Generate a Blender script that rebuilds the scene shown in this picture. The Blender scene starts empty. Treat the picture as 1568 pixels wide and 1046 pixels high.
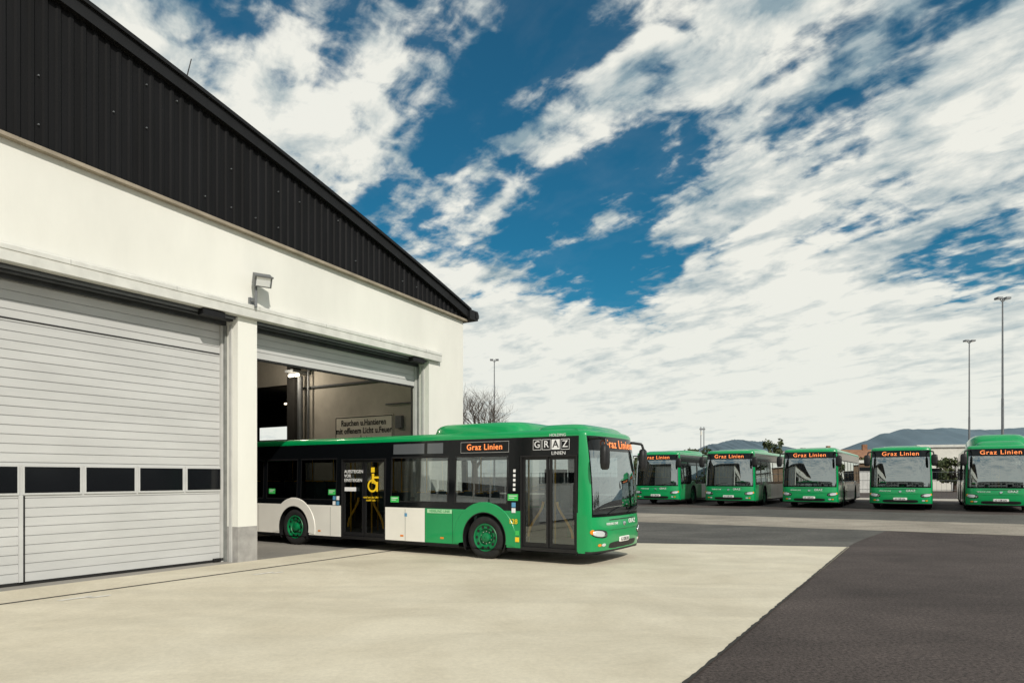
import bpy, math, random
from mathutils import Vector, Matrix
random.seed(7)
R=random.Random(11)
scene=bpy.context.scene
A=Vector((.524,.852,0)).normalized(); B=Vector((A.y,-A.x,0))
ANG_A=math.atan2(A.y,A.x); ANG_B=math.atan2(B.y,B.x)
EYE=1.82; F=1045.0
def W(s,t,z=0): return Vector((A.x*s+B.x*t,A.y*s+B.y*t,z))
def ss(a,b,x):
    u=max(0,min(1,(x-a)/(b-a))); return u*u*(3-2*u)
def h0(s): return .28*ss(20,34,s)
def hl(s):
    if s<20: return 0
    if s>=34: return .28
    i=math.floor(s); f=s-i
    return h0(i)*(1-f)+h0(i+1)*f
# ---------------- materials
def nn(nt,t,**k):
    n=nt.nodes.new(t)
    for a,v in k.items(): setattr(n,a,v)
    return n
def mat(name,col,rough=.6,metal=0,var=0,vs=3,bump=0,bs=60,emit=None,es=1,spec=.5,coat=0,var2=None,stretch=None):
    m=bpy.data.materials.new(name); m.use_nodes=True; nt=m.node_tree
    p=nt.nodes['Principled BSDF']; p.inputs['Base Color'].default_value=(*col,1)
    p.inputs['Roughness'].default_value=rough; p.inputs['Metallic'].default_value=metal
    p.inputs['Specular IOR Level'].default_value=spec
    p.inputs['Coat Weight'].default_value=coat; p.inputs['Coat Roughness'].default_value=.04
    if emit:
        p.inputs['Emission Color'].default_value=(*emit,1); p.inputs['Emission Strength'].default_value=es
    if var or bump:
        tc=nn(nt,'ShaderNodeTexCoord'); src=tc.outputs['Object']
        if stretch:
            mp=nn(nt,'ShaderNodeMapping'); mp.inputs['Scale'].default_value=stretch; nt.links.new(src,mp.inputs['Vector']); src2=mp.outputs[0]
        else: src2=src
    if var:
        n=nn(nt,'ShaderNodeTexNoise'); n.inputs['Scale'].default_value=vs; n.inputs['Detail'].default_value=6; n.inputs['Roughness'].default_value=.6
        nt.links.new(src2,n.inputs['Vector'])
        r=nn(nt,'ShaderNodeValToRGB'); c2=var2 or tuple(c*(1-var) for c in col)
        r.color_ramp.elements[0].position=.35; r.color_ramp.elements[1].position=.65
        r.color_ramp.elements[0].color=(*c2,1); r.color_ramp.elements[1].color=(*col,1)
        nt.links.new(n.outputs['Fac'],r.inputs['Fac']); nt.links.new(r.outputs['Color'],p.inputs['Base Color'])
        mr=nn(nt,'ShaderNodeMapRange'); mr.inputs['To Min'].default_value=min(1,rough*1.25); mr.inputs['To Max'].default_value=rough*.85
        nt.links.new(n.outputs['Fac'],mr.inputs['Value']); nt.links.new(mr.outputs[0],p.inputs['Roughness'])
    if bump:
        n=nn(nt,'ShaderNodeTexNoise'); n.inputs['Scale'].default_value=bs; n.inputs['Detail'].default_value=4
        nt.links.new(src,n.inputs['Vector'])
        b=nn(nt,'ShaderNodeBump'); b.inputs['Strength'].default_value=bump; b.inputs['Distance'].default_value=.02
        nt.links.new(n.outputs['Fac'],b.inputs['Height']); nt.links.new(b.outputs[0],p.inputs['Normal'])
    return m
def glassmat(name,tint,base=.06,wav=0):
    m=bpy.data.materials.new(name); m.use_nodes=True; nt=m.node_tree; nt.nodes.remove(nt.nodes['Principled BSDF'])
    o=nt.nodes['Material Output']; t=nn(nt,'ShaderNodeBsdfTransparent'); t.inputs[0].default_value=(*tint,1)
    g=nn(nt,'ShaderNodeBsdfGlossy'); g.inputs['Roughness'].default_value=.012; g.inputs[0].default_value=(.88,.96,.97,1)
    f=nn(nt,'ShaderNodeFresnel'); f.inputs[0].default_value=1.55
    a=nn(nt,'ShaderNodeMath',operation='ADD'); a.inputs[1].default_value=base
    x=nn(nt,'ShaderNodeMixShader'); L=nt.links.new
    L(f.outputs[0],a.inputs[0]); L(a.outputs[0],x.inputs[0]); L(t.outputs[0],x.inputs[1]); L(g.outputs[0],x.inputs[2]); L(x.outputs[0],o.inputs[0])
    if wav:
        tc=nn(nt,'ShaderNodeTexCoord'); n=nn(nt,'ShaderNodeTexNoise'); n.inputs['Scale'].default_value=.9; n.inputs['Detail'].default_value=1
        b=nn(nt,'ShaderNodeBump'); b.inputs['Strength'].default_value=wav; b.inputs['Distance'].default_value=.05
        L(tc.outputs['Object'],n.inputs['Vector']); L(n.outputs['Fac'],b.inputs['Height']); L(b.outputs[0],g.inputs['Normal'])
    return m
def groundmat(name,c1,c2,speck,s1=.25,bump=.5,rough=.85,stain=.9,sscale=38):
    m=bpy.data.materials.new(name); m.use_nodes=True; nt=m.node_tree; p=nt.nodes['Principled BSDF']; L=nt.links.new
    p.inputs['Roughness'].default_value=rough; p.inputs['Specular IOR Level'].default_value=.3
    g=nn(nt,'ShaderNodeNewGeometry')
    n1=nn(nt,'ShaderNodeTexNoise'); n1.inputs['Scale'].default_value=s1; n1.inputs['Detail'].default_value=8; n1.inputs['Roughness'].default_value=.7; n1.inputs['Distortion'].default_value=.5
    L(g.outputs['Position'],n1.inputs['Vector'])
    r=nn(nt,'ShaderNodeValToRGB'); r.color_ramp.elements[0].position=.36; r.color_ramp.elements[1].position=.64
    r.color_ramp.elements[0].color=(*c1,1); r.color_ramp.elements[1].color=(*c2,1); L(n1.outputs['Fac'],r.inputs['Fac'])
    n2=nn(nt,'ShaderNodeTexNoise'); n2.inputs['Scale'].default_value=sscale; n2.inputs['Detail'].default_value=5; n2.inputs['Roughness'].default_value=.9
    L(g.outputs['Position'],n2.inputs['Vector'])
    mr=nn(nt,'ShaderNodeMapRange'); mr.inputs['From Min'].default_value=.40; mr.inputs['From Max'].default_value=.60; mr.inputs['To Min'].default_value=1-speck; mr.inputs['To Max'].default_value=1+speck
    L(n2.outputs['Fac'],mr.inputs['Value'])
    mp=nn(nt,'ShaderNodeMapping'); mp.inputs['Rotation'].default_value=(0,0,.9); mp.inputs['Scale'].default_value=(.25,.9,1)
    L(g.outputs['Position'],mp.inputs['Vector'])
    n3=nn(nt,'ShaderNodeTexNoise'); n3.inputs['Scale'].default_value=1.0; n3.inputs['Detail'].default_value=7; n3.inputs['Distortion'].default_value=1.2
    L(mp.outputs[0],n3.inputs['Vector'])
    m3=nn(nt,'ShaderNodeMapRange'); m3.inputs['From Min'].default_value=.35; m3.inputs['From Max'].default_value=.6; m3.inputs['To Min'].default_value=stain; m3.inputs['To Max'].default_value=1.03
    L(n3.outputs['Fac'],m3.inputs['Value'])
    mu=nn(nt,'ShaderNodeMath',operation='MULTIPLY'); L(mr.outputs[0],mu.inputs[0]); L(m3.outputs[0],mu.inputs[1])
    v=nn(nt,'ShaderNodeVectorMath',operation='SCALE'); L(r.outputs['Color'],v.inputs[0]); L(mu.outputs[0],v.inputs['Scale']); L(v.outputs[0],p.inputs['Base Color'])
    b=nn(nt,'ShaderNodeBump'); b.inputs['Strength'].default_value=bump; b.inputs['Distance'].default_value=.01
    L(n2.outputs['Fac'],b.inputs['Height']); L(b.outputs[0],p.inputs['Normal'])
    return m
M={}
M['green']=mat('bus_green_paint',(.0,.30,.085),.28,var=.10,vs=1.3,coat=.5)
M['white']=mat('bus_white_paint',(.84,.82,.75),.35,var=.06,vs=1.5,coat=.3)
M['black']=mat('gloss_black_panel',(.004,.005,.006),.10,spec=.35)
M['dark']=mat('dark_plastic',(.008,.008,.009),.5,var=.3,vs=8)
M['rubber']=mat('tyre_rubber',(.013,.013,.013),.8,var=.4,vs=6)
M['glass']=glassmat('tinted_glass',(.64,.68,.67),.13,.02)
M['wind']=glassmat('windscreen_glass',(.32,.38,.38),.32,.06)
M['rim']=mat('wheel_rim_green',(.0,.19,.06),.45,var=.3,vs=9)
M['chrome']=mat('chrome',(.7,.72,.73),.15,1)
M['lamp']=mat('headlamp_lens',(.75,.78,.8),.08,.3,coat=1)
M['amber']=mat('amber_lens',(.8,.25,.02),.2)
M['led']=mat('led_orange',(.9,.25,.05),.5,emit=(1,.28,.10),es=.75)
M['txtw']=mat('text_white',(.8,.8,.8),.5)
M['txty']=mat('text_yellow',(.9,.60,.02),.5)
M['pale']=mat('pale_green_band',(.45,.72,.45),.4)
M['yellow']=mat('yellow_handrail',(.95,.50,.02),.35)
M['seat']=mat('seat_fabric',(.05,.09,.09),.8,var=.3,vs=20)
M['inner']=mat('bus_interior_grey',(.5,.5,.48),.7,var=.2,vs=3)
M['floorb']=mat('bus_floor',(.16,.16,.16),.7)
M['sticker']=mat('sticker_green',(.05,.5,.10),.5)
M['sticker2']=mat('sticker_blue',(.10,.3,.5),.5)
M['frame2']=mat('hopper_window_frame',(.10,.11,.12),.12)
M['plate']=mat('number_plate',(.75,.75,.72),.5)
M['plaster']=mat('white_plaster',(.775,.77,.715),.9,var=.11,vs=.6,bump=.25,bs=90,stretch=(1,1,.35))
M['plasterg']=mat('grey_base_paint',(.36,.35,.335),.85,var=.25,vs=4,bump=.2)
M['clad']=mat('black_corrugated_metal',(.006,.006,.007),.6,var=.5,vs=1.2,stretch=(3,3,.3),spec=.2)
M['fascia']=mat('dark_fascia',(.009,.009,.010),.5,var=.4,vs=2,spec=.3)
M['flash']=mat('flashing_metal',(.66,.66,.62),.45,.0,var=.18,vs=3)
M['soff']=mat('beige_drip_edge',(.34,.29,.22),.7,var=.3,vs=3)
M['steel']=mat('dark_steel_beam',(.05,.055,.06),.55,var=.4,vs=3)
M['door']=mat('door_slat_grey',(.53,.535,.53),.5,.0,var=.12,vs=1.1,stretch=(.6,1,2))
M['frame']=mat('door_frame_grey',(.50,.50,.485),.55,var=.15,vs=3)
M['track']=mat('door_track',(.26,.27,.26),.5,.3,var=.3,vs=4)
M['dwin']=mat('door_window_dark',(.005,.006,.008),.12,spec=.35)
M['intw']=mat('interior_wall',(.58,.54,.47),.9,var=.25,vs=.8,bump=.2)
M['intf']=groundmat('interior_floor',(.22,.21,.19),(.30,.28,.25),.1)
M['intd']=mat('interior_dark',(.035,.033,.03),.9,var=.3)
M['signb']=mat('sign_board',(.78,.74,.64),.8,var=.1,vs=3)
M['tube']=mat('lamp_tube',(1,1,1),.5,emit=(1,.85,.6),es=2.5)
M['galv']=mat('galvanised_steel',(.20,.21,.22),.5,.5,var=.2,vs=5)
M['bark']=mat('bark',(.085,.06,.045),.9,var=.4,vs=12)
M['leaf']=mat('foliage',(.040,.060,.022),.8,var=.5,vs=.6,var2=(.085,.10,.035))
M['roof']=mat('clay_roof_tiles',(.30,.15,.085),.8,var=.3,vs=2)
M['roofg']=mat('grey_roof_sheet',(.34,.33,.31),.7,var=.2,vs=2)
M['housew']=mat('house_render',(.70,.68,.62),.9,var=.12,vs=1)
M['brown']=mat('timber_shed_boards',(.16,.10,.06),.85,var=.3,vs=4)
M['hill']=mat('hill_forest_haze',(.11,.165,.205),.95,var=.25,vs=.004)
M['concrete']=groundmat('concrete_pad_surface',(.54,.485,.375),(.65,.595,.475),.06,.5,.3,.8,.92,18)
M['asph']=groundmat('asphalt_dark',(.052,.041,.0375),(.088,.070,.064),.7,.35,1.0,.85,.82,24)
M['asph2']=groundmat('asphalt_worn',(.080,.076,.069),(.122,.116,.104),.4,.4,.6,.8,.80,16)
M['strip']=groundmat('road_concrete',(.25,.22,.18),(.37,.33,.275),.2,.3,.4,.85,.8,16)
M['joint']=mat('joint_dark',(.03,.028,.025),.9)
M['mark']=mat('worn_white_paint',(.78,.75,.68),.8,var=.3,vs=8)
# ---------------- mesh builder
class MB:
    def __init__(s): s.v=[];s.f=[];s.m=[];s.mats=[]
    def mi(s,m):
        m=M[m] if isinstance(m,str) else m
        if m not in s.mats: s.mats.append(m)
        return s.mats.index(m)
    def poly(s,pts,m):
        i=len(s.v); s.v+= [tuple(p) for p in pts]; s.f.append(tuple(range(i,i+len(pts)))); s.m.append(s.mi(m))
    def box(s,x0,x1,y0,y1,z0,z1,m):
        i=len(s.v)
        s.v+=[(x0,y0,z0),(x1,y0,z0),(x1,y1,z0),(x0,y1,z0),(x0,y0,z1),(x1,y0,z1),(x1,y1,z1),(x0,y1,z1)]
        for f in ((0,3,2,1),(4,5,6,7),(0,1,5,4),(1,2,6,5),(2,3,7,6),(3,0,4,7)):
            s.f.append(tuple(i+k for k in f)); s.m.append(s.mi(m))
    def cyl(s,p0,p1,r0,r1,n,m,cap=True):
        p0=Vector(p0);p1=Vector(p1); d=(p1-p0)
        if d.length<1e-6: return
        q=d.to_track_quat('Z','Y'); i=len(s.v)
        for p,r in((p0,r0),(p1,r1)):
            for k in range(n):
                a=2*math.pi*k/n; s.v.append(tuple(p+q@Vector((r*math.cos(a),r*math.sin(a),0))))
        mm=s.mi(m)
        for k in range(n):
            s.f.append((i+k,i+(k+1)%n,i+n+(k+1)%n,i+n+k)); s.m.append(mm)
        if cap:
            s.f.append(tuple(i+n+k for k in range(n))); s.m.append(mm)
            s.f.append(tuple(i+n-1-k for k in range(n))); s.m.append(mm)
    def grid(s,rows,m,mf=None,closed=False):
        i=len(s.v); nr=len(rows); nc=len(rows[0])
        for r in rows: s.v+=[tuple(p) for p in r]
        for a in range(nr-1):
            for b in range(nc if closed else nc-1):
                b2=(b+1)%nc
                s.f.append((i+a*nc+b,i+a*nc+b2,i+(a+1)*nc+b2,i+(a+1)*nc+b)); s.m.append(s.mi(mf(a,b) if mf else m))
    def build(s,name,parent=None,smooth=None,bevel=0):
        me=bpy.data.meshes.new(name); me.from_pydata(s.v,[],s.f)
        for m in s.mats: me.materials.append(m)
        me.polygons.foreach_set('material_index',s.m)
        o=bpy.data.objects.new(name,me); scene.collection.objects.link(o)
        if parent: o.parent=parent
        if smooth is not None:
            import bmesh
            bm=bmesh.new(); bm.from_mesh(me); bmesh.ops.remove_doubles(bm,verts=bm.verts,dist=.0004)
            for f in bm.faces: f.smooth=True
            for e in bm.edges:
                if len(e.link_faces)==2:
                    if e.calc_face_angle(0)>math.radians(smooth): e.smooth=False
                else: e.smooth=False
            bm.to_mesh(me); bm.free()
        if bevel:
            b=o.modifiers.new('bevel','BEVEL'); b.width=bevel; b.segments=2; b.limit_method='ANGLE'
        return o
def empty(name,loc=(0,0,0),ang=0):
    o=bpy.data.objects.new(name,None); o.location=loc; o.rotation_euler=(0,0,ang); scene.collection.objects.link(o); return o
def text(body,size,loc,rot,m,parent,name,sx=1,bold=0,align='CENTER',sp=1):
    c=bpy.data.curves.new(name,'FONT'); c.body=body; c.size=size; c.align_x=align; c.align_y='CENTER'; c.offset=bold; c.extrude=.002; c.space_line=.95; c.space_character=sp; c.resolution_u=3
    c.materials.append(M[m]); o=bpy.data.objects.new(name,c); o.location=loc; o.rotation_euler=rot; o.scale=(sx,1,1); scene.collection.objects.link(o); o.parent=parent; return o
# ---------------- BUS
def make_bus(loc,ang,main=False,pod='low',zs=1.0):
    P=empty('city_bus',loc,ang); P.scale=(1,1,zs)
    HW=1.275; XR=-11.95; XJ=-.45
    def Yz(z): return HW-.05*max(0,(z-1.1)/1.6)
    def rake(z): return -.15*max(0,min(1,(z-1.0)/1.7))**1.9
    def xf(u,z):
        b=-.29*(1-(max(0,1-abs(u)**2.6))**(1/2.6))
        bul=.035*ss(.98,.80,z)-.05*ss(.5,.28,z)
        return b*1.0+rake(z)+bul*(1-abs(u)**6)
    bd=MB()
    def q(sg,x0,x1,z0,z1,m,off=0,mb=None):
        mb=mb or bd
        mb.poly([(x0,sg*(Yz(z0)+off),z0),(x1,sg*(Yz(z0)+off),z0),(x1,sg*(Yz(z1)+off),z1),(x0,sg*(Yz(z1)+off),z1)],m)
    ZS=1.09; ZW0=1.22; ZW1=2.27; ZT=2.66
    wheels=[-2.74,-8.87]
    for sg in(-1,1):
        if sg==-1:
            doors=[(-1.81,-.47),(-7.12,-5.63)]
            wins=[(-3.55,-2.13),(-5.46,-3.73),(-8.62,-7.28),(-9.98,-8.74),(-11.3,-10.1)]
        else:
            doors=[]; wins=[(-1.75,-.62),(-3.42,-1.92),(-5.0,-3.55),(-6.6,-5.14),(-8.2,-6.74),(-9.8,-8.34),(-11.3,-9.94)]
        xs=set([XR,XJ,-4.4]);
        for d in doors: xs|=set(d)
        x=XR
        while x<XJ: xs.add(round(x,3)); x+=.5
        for w in wheels:
            for k in range(49): xs.add(round(w-.58*math.cos(math.pi*k/48),4))
        xs=sorted(xs)
        def zl(x):
            for w in wheels:
                d=abs(x-w)
                if d<.58: return max(.30,.47+math.sqrt(max(0,.58**2-d*d)))
            return .30
        for a,b in zip(xs[:-1],xs[1:]):
            mid=(a+b)/2
            if any(d[0]<mid<d[1] for d in doors): continue
            m='green' if mid>-4.4 else 'white'
            za,zb=zl(a),zl(b)
            bd.poly([(a,sg*HW,za),(b,sg*HW,zb),(b,sg*HW,ZS),(a,sg*HW,ZS)],m)
            if za<=.31 and zb<=.31: q(sg,a,b,.22,.30,'dark',-.02)
        for w in wheels:
            m='green' if w>-4 else 'white'
            r0=[];r1=[];r2=[]
            for k in range(-3,52):
                an=math.pi*k/48
                c,s_=math.cos(an),math.sin(an)
                ro=.78+.03*abs(c)
                r0.append((w-.57*c,sg*(HW+.012),.47+.57*s_)); r1.append((w-ro*c,sg*(HW+.012),.47+(ro-.03*abs(c)**2)*s_))
                r2.append((w-(ro+.015)*c,sg*(HW-.01),.47+(ro+.015)*s_))
            bd.grid([r0,r1,r2],m)
            ra=[];rb=[]
            for k in range(-4,29):
                an=math.pi*k/24; ra.append((w-.575*math.cos(an),sg*(HW+.012),.47+.575*math.sin(an))); rb.append((w-.575*math.cos(an),sg*.72,.47+.575*math.sin(an)))
            bd.grid([ra,rb],'dark')
            bd.poly(rb,'dark')
            fr=[(p[0],p[1],p[2]) for p in ra]
            fr2=[(w+(p[0]-w)*.965,sg*(HW+.013),.47+(p[2]-.47)*.965) for p in ra]
            bd.grid([fr,fr2],'dark')
        cuts=sorted(set([XR,XJ]+[v for w in wins for v in w]+[v for d in doors for v in d]))
        for a,b in zip(cuts[:-1],cuts[1:]):
            mid=(a+b)/2
            isd=any(d[0]<mid<d[1] for d in doors); isw=any(w[0]<mid<w[1] for w in wins)
            if isd:
                q(sg,a,b,ZW1,ZT,'black'); continue
            q(sg,a,b,ZS,ZW0,'black')
            if isw:
                q(sg,a,b,ZW0,ZW1,'glass',-.008)
                if sg==-1 or mid<-2: q(sg,a,b,2.26,2.30,'dark',.003)
                if main: 
                    for (u0,u1,v0,v1) in((a,a+.035,ZW0,2.25),(b-.035,b,ZW0,2.25),(a+.035,b-.035,ZW0,ZW0+.03)): q(sg,u0,u1,v0,v1,'dark',.003)
            else: q(sg,a,b,ZW0,ZW1,'black')
            q(sg,a,b,ZW1,ZT,'black')
        for d0,d1 in doors:
            mid=(d0+d1)/2
            for (a,b) in((d0+.03,mid-.012),(mid+.012,d1-.03)):
                yy=-(HW-.045)
                z0,z1=.34,ZW1-.03
                fw=.055
                bd.box(a,a+fw,yy,yy+.04,z0,z1,'dark'); bd.box(b-fw,b,yy,yy+.04,z0,z1,'dark')
                bd.box(a+fw,b-fw,yy,yy+.04,z0,z0+.09,'dark'); bd.box(a+fw,b-fw,yy,yy+.04,z1-.06,z1,'dark')
                bd.poly([(a+fw,yy+.02,z0+.09),(b-fw,yy+.02,z0+.09),(b-fw,yy+.02,z1-.06),(a+fw,yy+.02,z1-.06)],'glass')
                pts=[]
                s_=1 if a<mid-.1 else -1
                for k in range(9):
                    u=k/8; pts.append(Vector(((a+fw+.06) if s_>0 else (b-fw-.06),yy+.06,.55))+Vector((s_*.36*math.sin(u*math.pi/2)**2,0,.85*u-.10*u*u)))
                for p,r in zip(pts[:-1],pts[1:]): bd.cyl(p,r,.028,.028,8,'yellow')
            bd.box(d0,d0+.028,-(HW-.002),-(HW-.06),.30,ZW1,'dark'); bd.box(d1-.028,d1,-(HW-.002),-(HW-.06),.30,ZW1,'dark')
            bd.box(d0,d1,-(HW-.005),-(HW-.06),.26,.335,'dark')
            bd.box(d0,d1,-(HW-.01),-(HW-.06),ZW1-.03,ZW1,'dark')
            for px in(d0+.02,mid,d1-.02): bd.cyl((px,-.95,.36),(px,-.95,2.5),.02,.02,8,'yellow')
        bd.poly([(XR,sg*HW,.25),(XJ,sg*HW,.25),(XJ,sg*(HW-.2),.25),(XR,sg*(HW-.2),.25)],'dark')
    bd.build('body_sides',P)
    fr=MB()
    us=[-1+2*k/48 for k in range(49)]
    us=sorted(set([round(math.copysign(abs(u)**.75,u),4) if u else 0 for u in us]+[-.955,.955]))
    zl_=[.27,.31,.38,.46,.56,.66,.76,.86,.94,1.0,1.06,1.2,1.4,1.6,1.8,2.0,2.2,2.36,2.5,2.60,ZT]
    rows=[]
    for z in zl_:
        row=[(XJ,-Yz(z),z)]
        for u in us: row.append((xf(u,z),u*Yz(z),z))
        row.append((XJ,Yz(z),z)); rows.append(row)
    def fm(a,b):
        z=(zl_[a]+zl_[a+1])/2
        if b==0 or b==len(us): return 'green'
        uu=abs((us[b-1]+us[b])/2)
        if z<.31: return 'dark'
        if z<1.0: return 'green'
        if uu>.955: return 'green'
        if z<1.06: return 'black'
        if z<2.36: return 'black' if uu>.93 else 'wind'
        return 'black'
    fr.grid(rows,'green',fm)
    def fp(u,z,off):
        e=.01
        p=Vector((xf(u,z),u*Yz(z),z)); p2=Vector((xf(u+e if u<.9 else u-e,z),(u+e if u<.9 else u-e)*Yz(z),z)); t=(p2-p)
        n=Vector((abs(t.y),-t.x*(1 if t.y>0 else -1),0)).normalized()
        return p+n*off
    def fell(uc,zc,ru,rz,m,off,tilt=0,n=28,pw=2.0):
        rings=[]
        for r in(.03,.5,.85,1.0):
            o=off if r<1 else off*.2
            row=[]
            for k in range(n):
                a=2*math.pi*k/n; c=math.copysign(abs(math.cos(a))**(2/pw),math.cos(a)); s_=math.copysign(abs(math.sin(a))**(2/pw),math.sin(a))
                uu=uc+ru*r*c; zz=zc+rz*r*s_+tilt*(uu-uc); uu=max(-.998,min(.998,uu))
                row.append(fp(uu,zz,o))
            rings.append(row)
        fr.grid(rings,m,closed=True)
    for sgn in(-1,1):
        fell(sgn*.80,.66,.17,.085,'dark',.010,sgn*.12,pw=2.6)
        fell(sgn*.83,.665,.125,.065,'lamp',.022,sgn*.12,pw=2.6)
        fell(sgn*.70,.645,.045,.045,'chrome',.026)
        fell(sgn*.95,.70,.03,.05,'amber',.012)
        fell(sgn*.72,.43,.05,.035,'lamp',.014)
        fell(sgn*.82,.43,.04,.03,'amber',.012)
    fell(0,.40,.56,.07,'dark',.006,pw=5)
    fell(0,.50,.22,.058,'plate',.012,pw=10)
    fell(0,.93,.55,.012,'dark',.004,pw=5)
    fell(0,.72,.95,.006,'dark',.003,pw=6)
    fell(0,.83,.045,.05,'chrome',.02)
    for (u0,z0,u1,z1) in((-.55,1.05,-.05,1.18),(.25,1.05,.78,1.16)):
        pr=None
        for k in range(7):
            u=u0+(u1-u0)*k/6; z=z0+(z1-z0)*math.sin(k/6*math.pi/2); p=fp(u,z,.03)
            if pr: fr.cyl(pr,p,.012,.012,5,'dark')
            pr=p
    fr.build('body_front',P,smooth=40)
    rf=MB()
    def outline(z,ins,zz=None):
        w=Yz(z)-ins; o=[]
        for u in us: o.append((xf(u,z)-ins*1.6,u*w,zz or z))
        o.append((XJ-ins,w,zz or z))
        for k in range(7):
            a=k/6*math.pi/2; r=.15; o.append((XR+r-r*math.sin(a)+ins,w-r+r*math.cos(a),zz or z))
        for k in range(7):
            a=(1-k/6)*math.pi/2; r=.15; o.append((XR+r-r*math.sin(a)+ins,-(w-r+r*math.cos(a)),zz or z))
        o.append((XJ-ins,-w,zz or z)); return o
    lv=[(ZT,0),(2.71,.002),(2.75,.02),(2.785,.055),(2.81,.12),(2.825,.25),(2.83,.5)]
    rows=[outline(ZT,i,z) for z,i in lv]
    rf.grid(rows,'green',closed=True); rf.poly(rows[-1],'green')
    rr=[]
    for z in(.3,1.0,1.5,2.3,ZT):
        o=outline(z,0); n=len(us); rr.append([(XR+.15,Yz(z),z)]+o[n+1:n+15]+[(XR+.15,-Yz(z),z)])
    rf.grid(rr,'black',lambda a,b:'green' if a in(0,3) else 'black')
    rf.poly([(XJ,-1.15,2.45),(XJ,1.15,2.45),(XR+.2,1.15,2.45),(XR+.2,-1.15,2.45)],'inner')
    rf.poly([(-.15,-1.1,.35),(-.15,1.1,.35),(XR+.2,1.22,.35),(XR+.2,-1.22,.35)],'floorb')
    rf.poly([(-.1,-1.1,.25),(-.1,1.1,.25),(XR+.2,1.22,.25),(XR+.2,-1.22,.25)],'dark')
    for w in wheels:
        rf.box(w-.6,w+.6,-.7,-.3,.25,.32,'dark')
    rf.build('roof_and_rear',P,smooth=50)
    def podbox(x0,x1,w,z0,z1,rr=.12,fs=.25,m='green'):
        pm=MB(); rows=[]
        for (z,i) in((z0,0),(z1-rr*.9,.015),(z1-rr*.4,rr*.45),(z1-rr*.1,rr*1.0),(z1,rr*1.9)):
            o=[]
            for k in range(24):
                a=2*math.pi*k/24; c=math.copysign(abs(math.cos(a))**.35,math.cos(a)); s_=math.copysign(abs(math.sin(a))**.35,math.sin(a))
                sl=fs*(z-z0)/(z1-z0)
                o.append(((x0+x1)/2+c*((x1-x0)/2-i-sl),s_*(w-i),z))
            rows.append(o)
        pm.grid(rows,m,closed=True); pm.poly(rows[-1],m); pm.build('roof_pod',P,smooth=50)
    if pod=='main':
        podbox(-4.5,-1.75,1.12,2.74,3.04,.13,.12); podbox(-1.72,-.28,1.10,2.70,2.93,.14,.12)
    elif pod=='big':
        podbox(-6.5,-.9,1.12,2.78,3.32,.25,.2); podbox(-2.2,-.40,.9,2.76,3.02,.2,.15)
    else:
        podbox(-6.6,-3.0,.85,2.80,2.98,.1,.3); podbox(-1.9,-.36,.8,2.76,2.87,.1,.3)
    for w in wheels:
        for sg in(-1,1):
            wm=MB(); rows=[]
            prof=[(.20,.035),(.27,.035),(.275,.01),(.30,.0),(.31,.012),(.36,-.012),(.43,-.01),(.465,.02),(.48,.06),(.48,.26)]
            for r,dy in prof:
                rows.append([(w+r*math.cos(2*math.pi*k/40),sg*(HW-.03-dy),.48+r*math.sin(2*math.pi*k/40)) for k in range(40)])
            wm.grid(rows,'rubber',lambda a,b:'rim' if a<4 else 'rubber',closed=True)
            rows=[]
            for r,dy in((.20,.035),(.185,.07),(.15,.09),(.11,.09),(.105,.01),(.06,-.01),(.01,-.01)):
                rows.append([(w+r*math.cos(2*math.pi*k/40),sg*(HW-.03-dy),.48+r*math.sin(2*math.pi*k/40)) for k in range(40)])
            wm.grid(rows,'rim',closed=True)
            for k in range(10):
                a=2*math.pi*k/10; c=(w+.235*math.cos(a),sg*(HW-.062),.48+.235*math.sin(a))
                wm.cyl(c,(c[0],c[1]+sg*.004,c[2]),.032,.032,10,'dark')
                a+=.31; c=(w+.135*math.cos(a),sg*(HW-.12),.48+.135*math.sin(a))
                wm.cyl(c,(c[0],c[1]+sg*.03,c[2]),.014,.012,6,'chrome')
            wm.build('wheel',P,smooth=40)
    for sg in(-1,1):
        mm=MB()
        dx=0 if (sg<0 or not main) else -.22
        yo=1.35 if (sg<0 or not main) else 1.31
        pts=[(-.26,sg*1.12,2.60),(dx+.0,sg*(yo-.13),2.60),(dx+.17,sg*(yo-.05),2.57),(dx+.20,sg*(yo-.02),2.44)]
        for a,b in zip(pts[:-1],pts[1:]): mm.cyl(a,b,.030,.030,8,'dark')
        rows=[]
        for z,k_ in((1.96,.5),(1.99,.85),(2.1,1),(2.3,1),(2.42,.9),(2.46,.5)):
            rows.append([(dx+.18+.075*k_*math.copysign(abs(math.cos(a))**.6,math.cos(a)),sg*yo+.13*k_*math.copysign(abs(math.sin(a))**.6,math.sin(a)),z) for a in [2*math.pi*j/16 for j in range(16)]])
        mm.grid(rows,'dark',closed=True); mm.poly(rows[-1],'dark'); mm.poly(rows[0][::-1],'dark')
        mm.build('mirror',P,smooth=45)
    it=MB()
    it.box(-.75,-.26,-.95,1.0,.8,1.04,'dark'); it.box(-.80,-.60,.25,1.0,1.04,1.16,'dark')
    it.box(-1.75,-1.28,.40,.88,.85,.97,'seat'); it.box(-1.83,-1.72,.40,.88,.95,1.62,'seat'); it.box(-1.81,-1.74,.52,.76,1.64,1.82,'seat')
    for k in range(14):
        a0=2*math.pi*k/14;a1=2*math.pi*(k+1)/14
        c=Vector((-.92,.64,1.16)); e1=Vector((0,1,0)); e2=Vector((-.55,0,.83))
        it.cyl(c+(e1*math.cos(a0)+e2*math.sin(a0))*.22,c+(e1*math.cos(a1)+e2*math.sin(a1))*.22,.016,.016,5,'dark')
    it.box(-1.98,-1.94,.1,1.2,.36,2.0,'dark')
    x=-2.6
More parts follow.
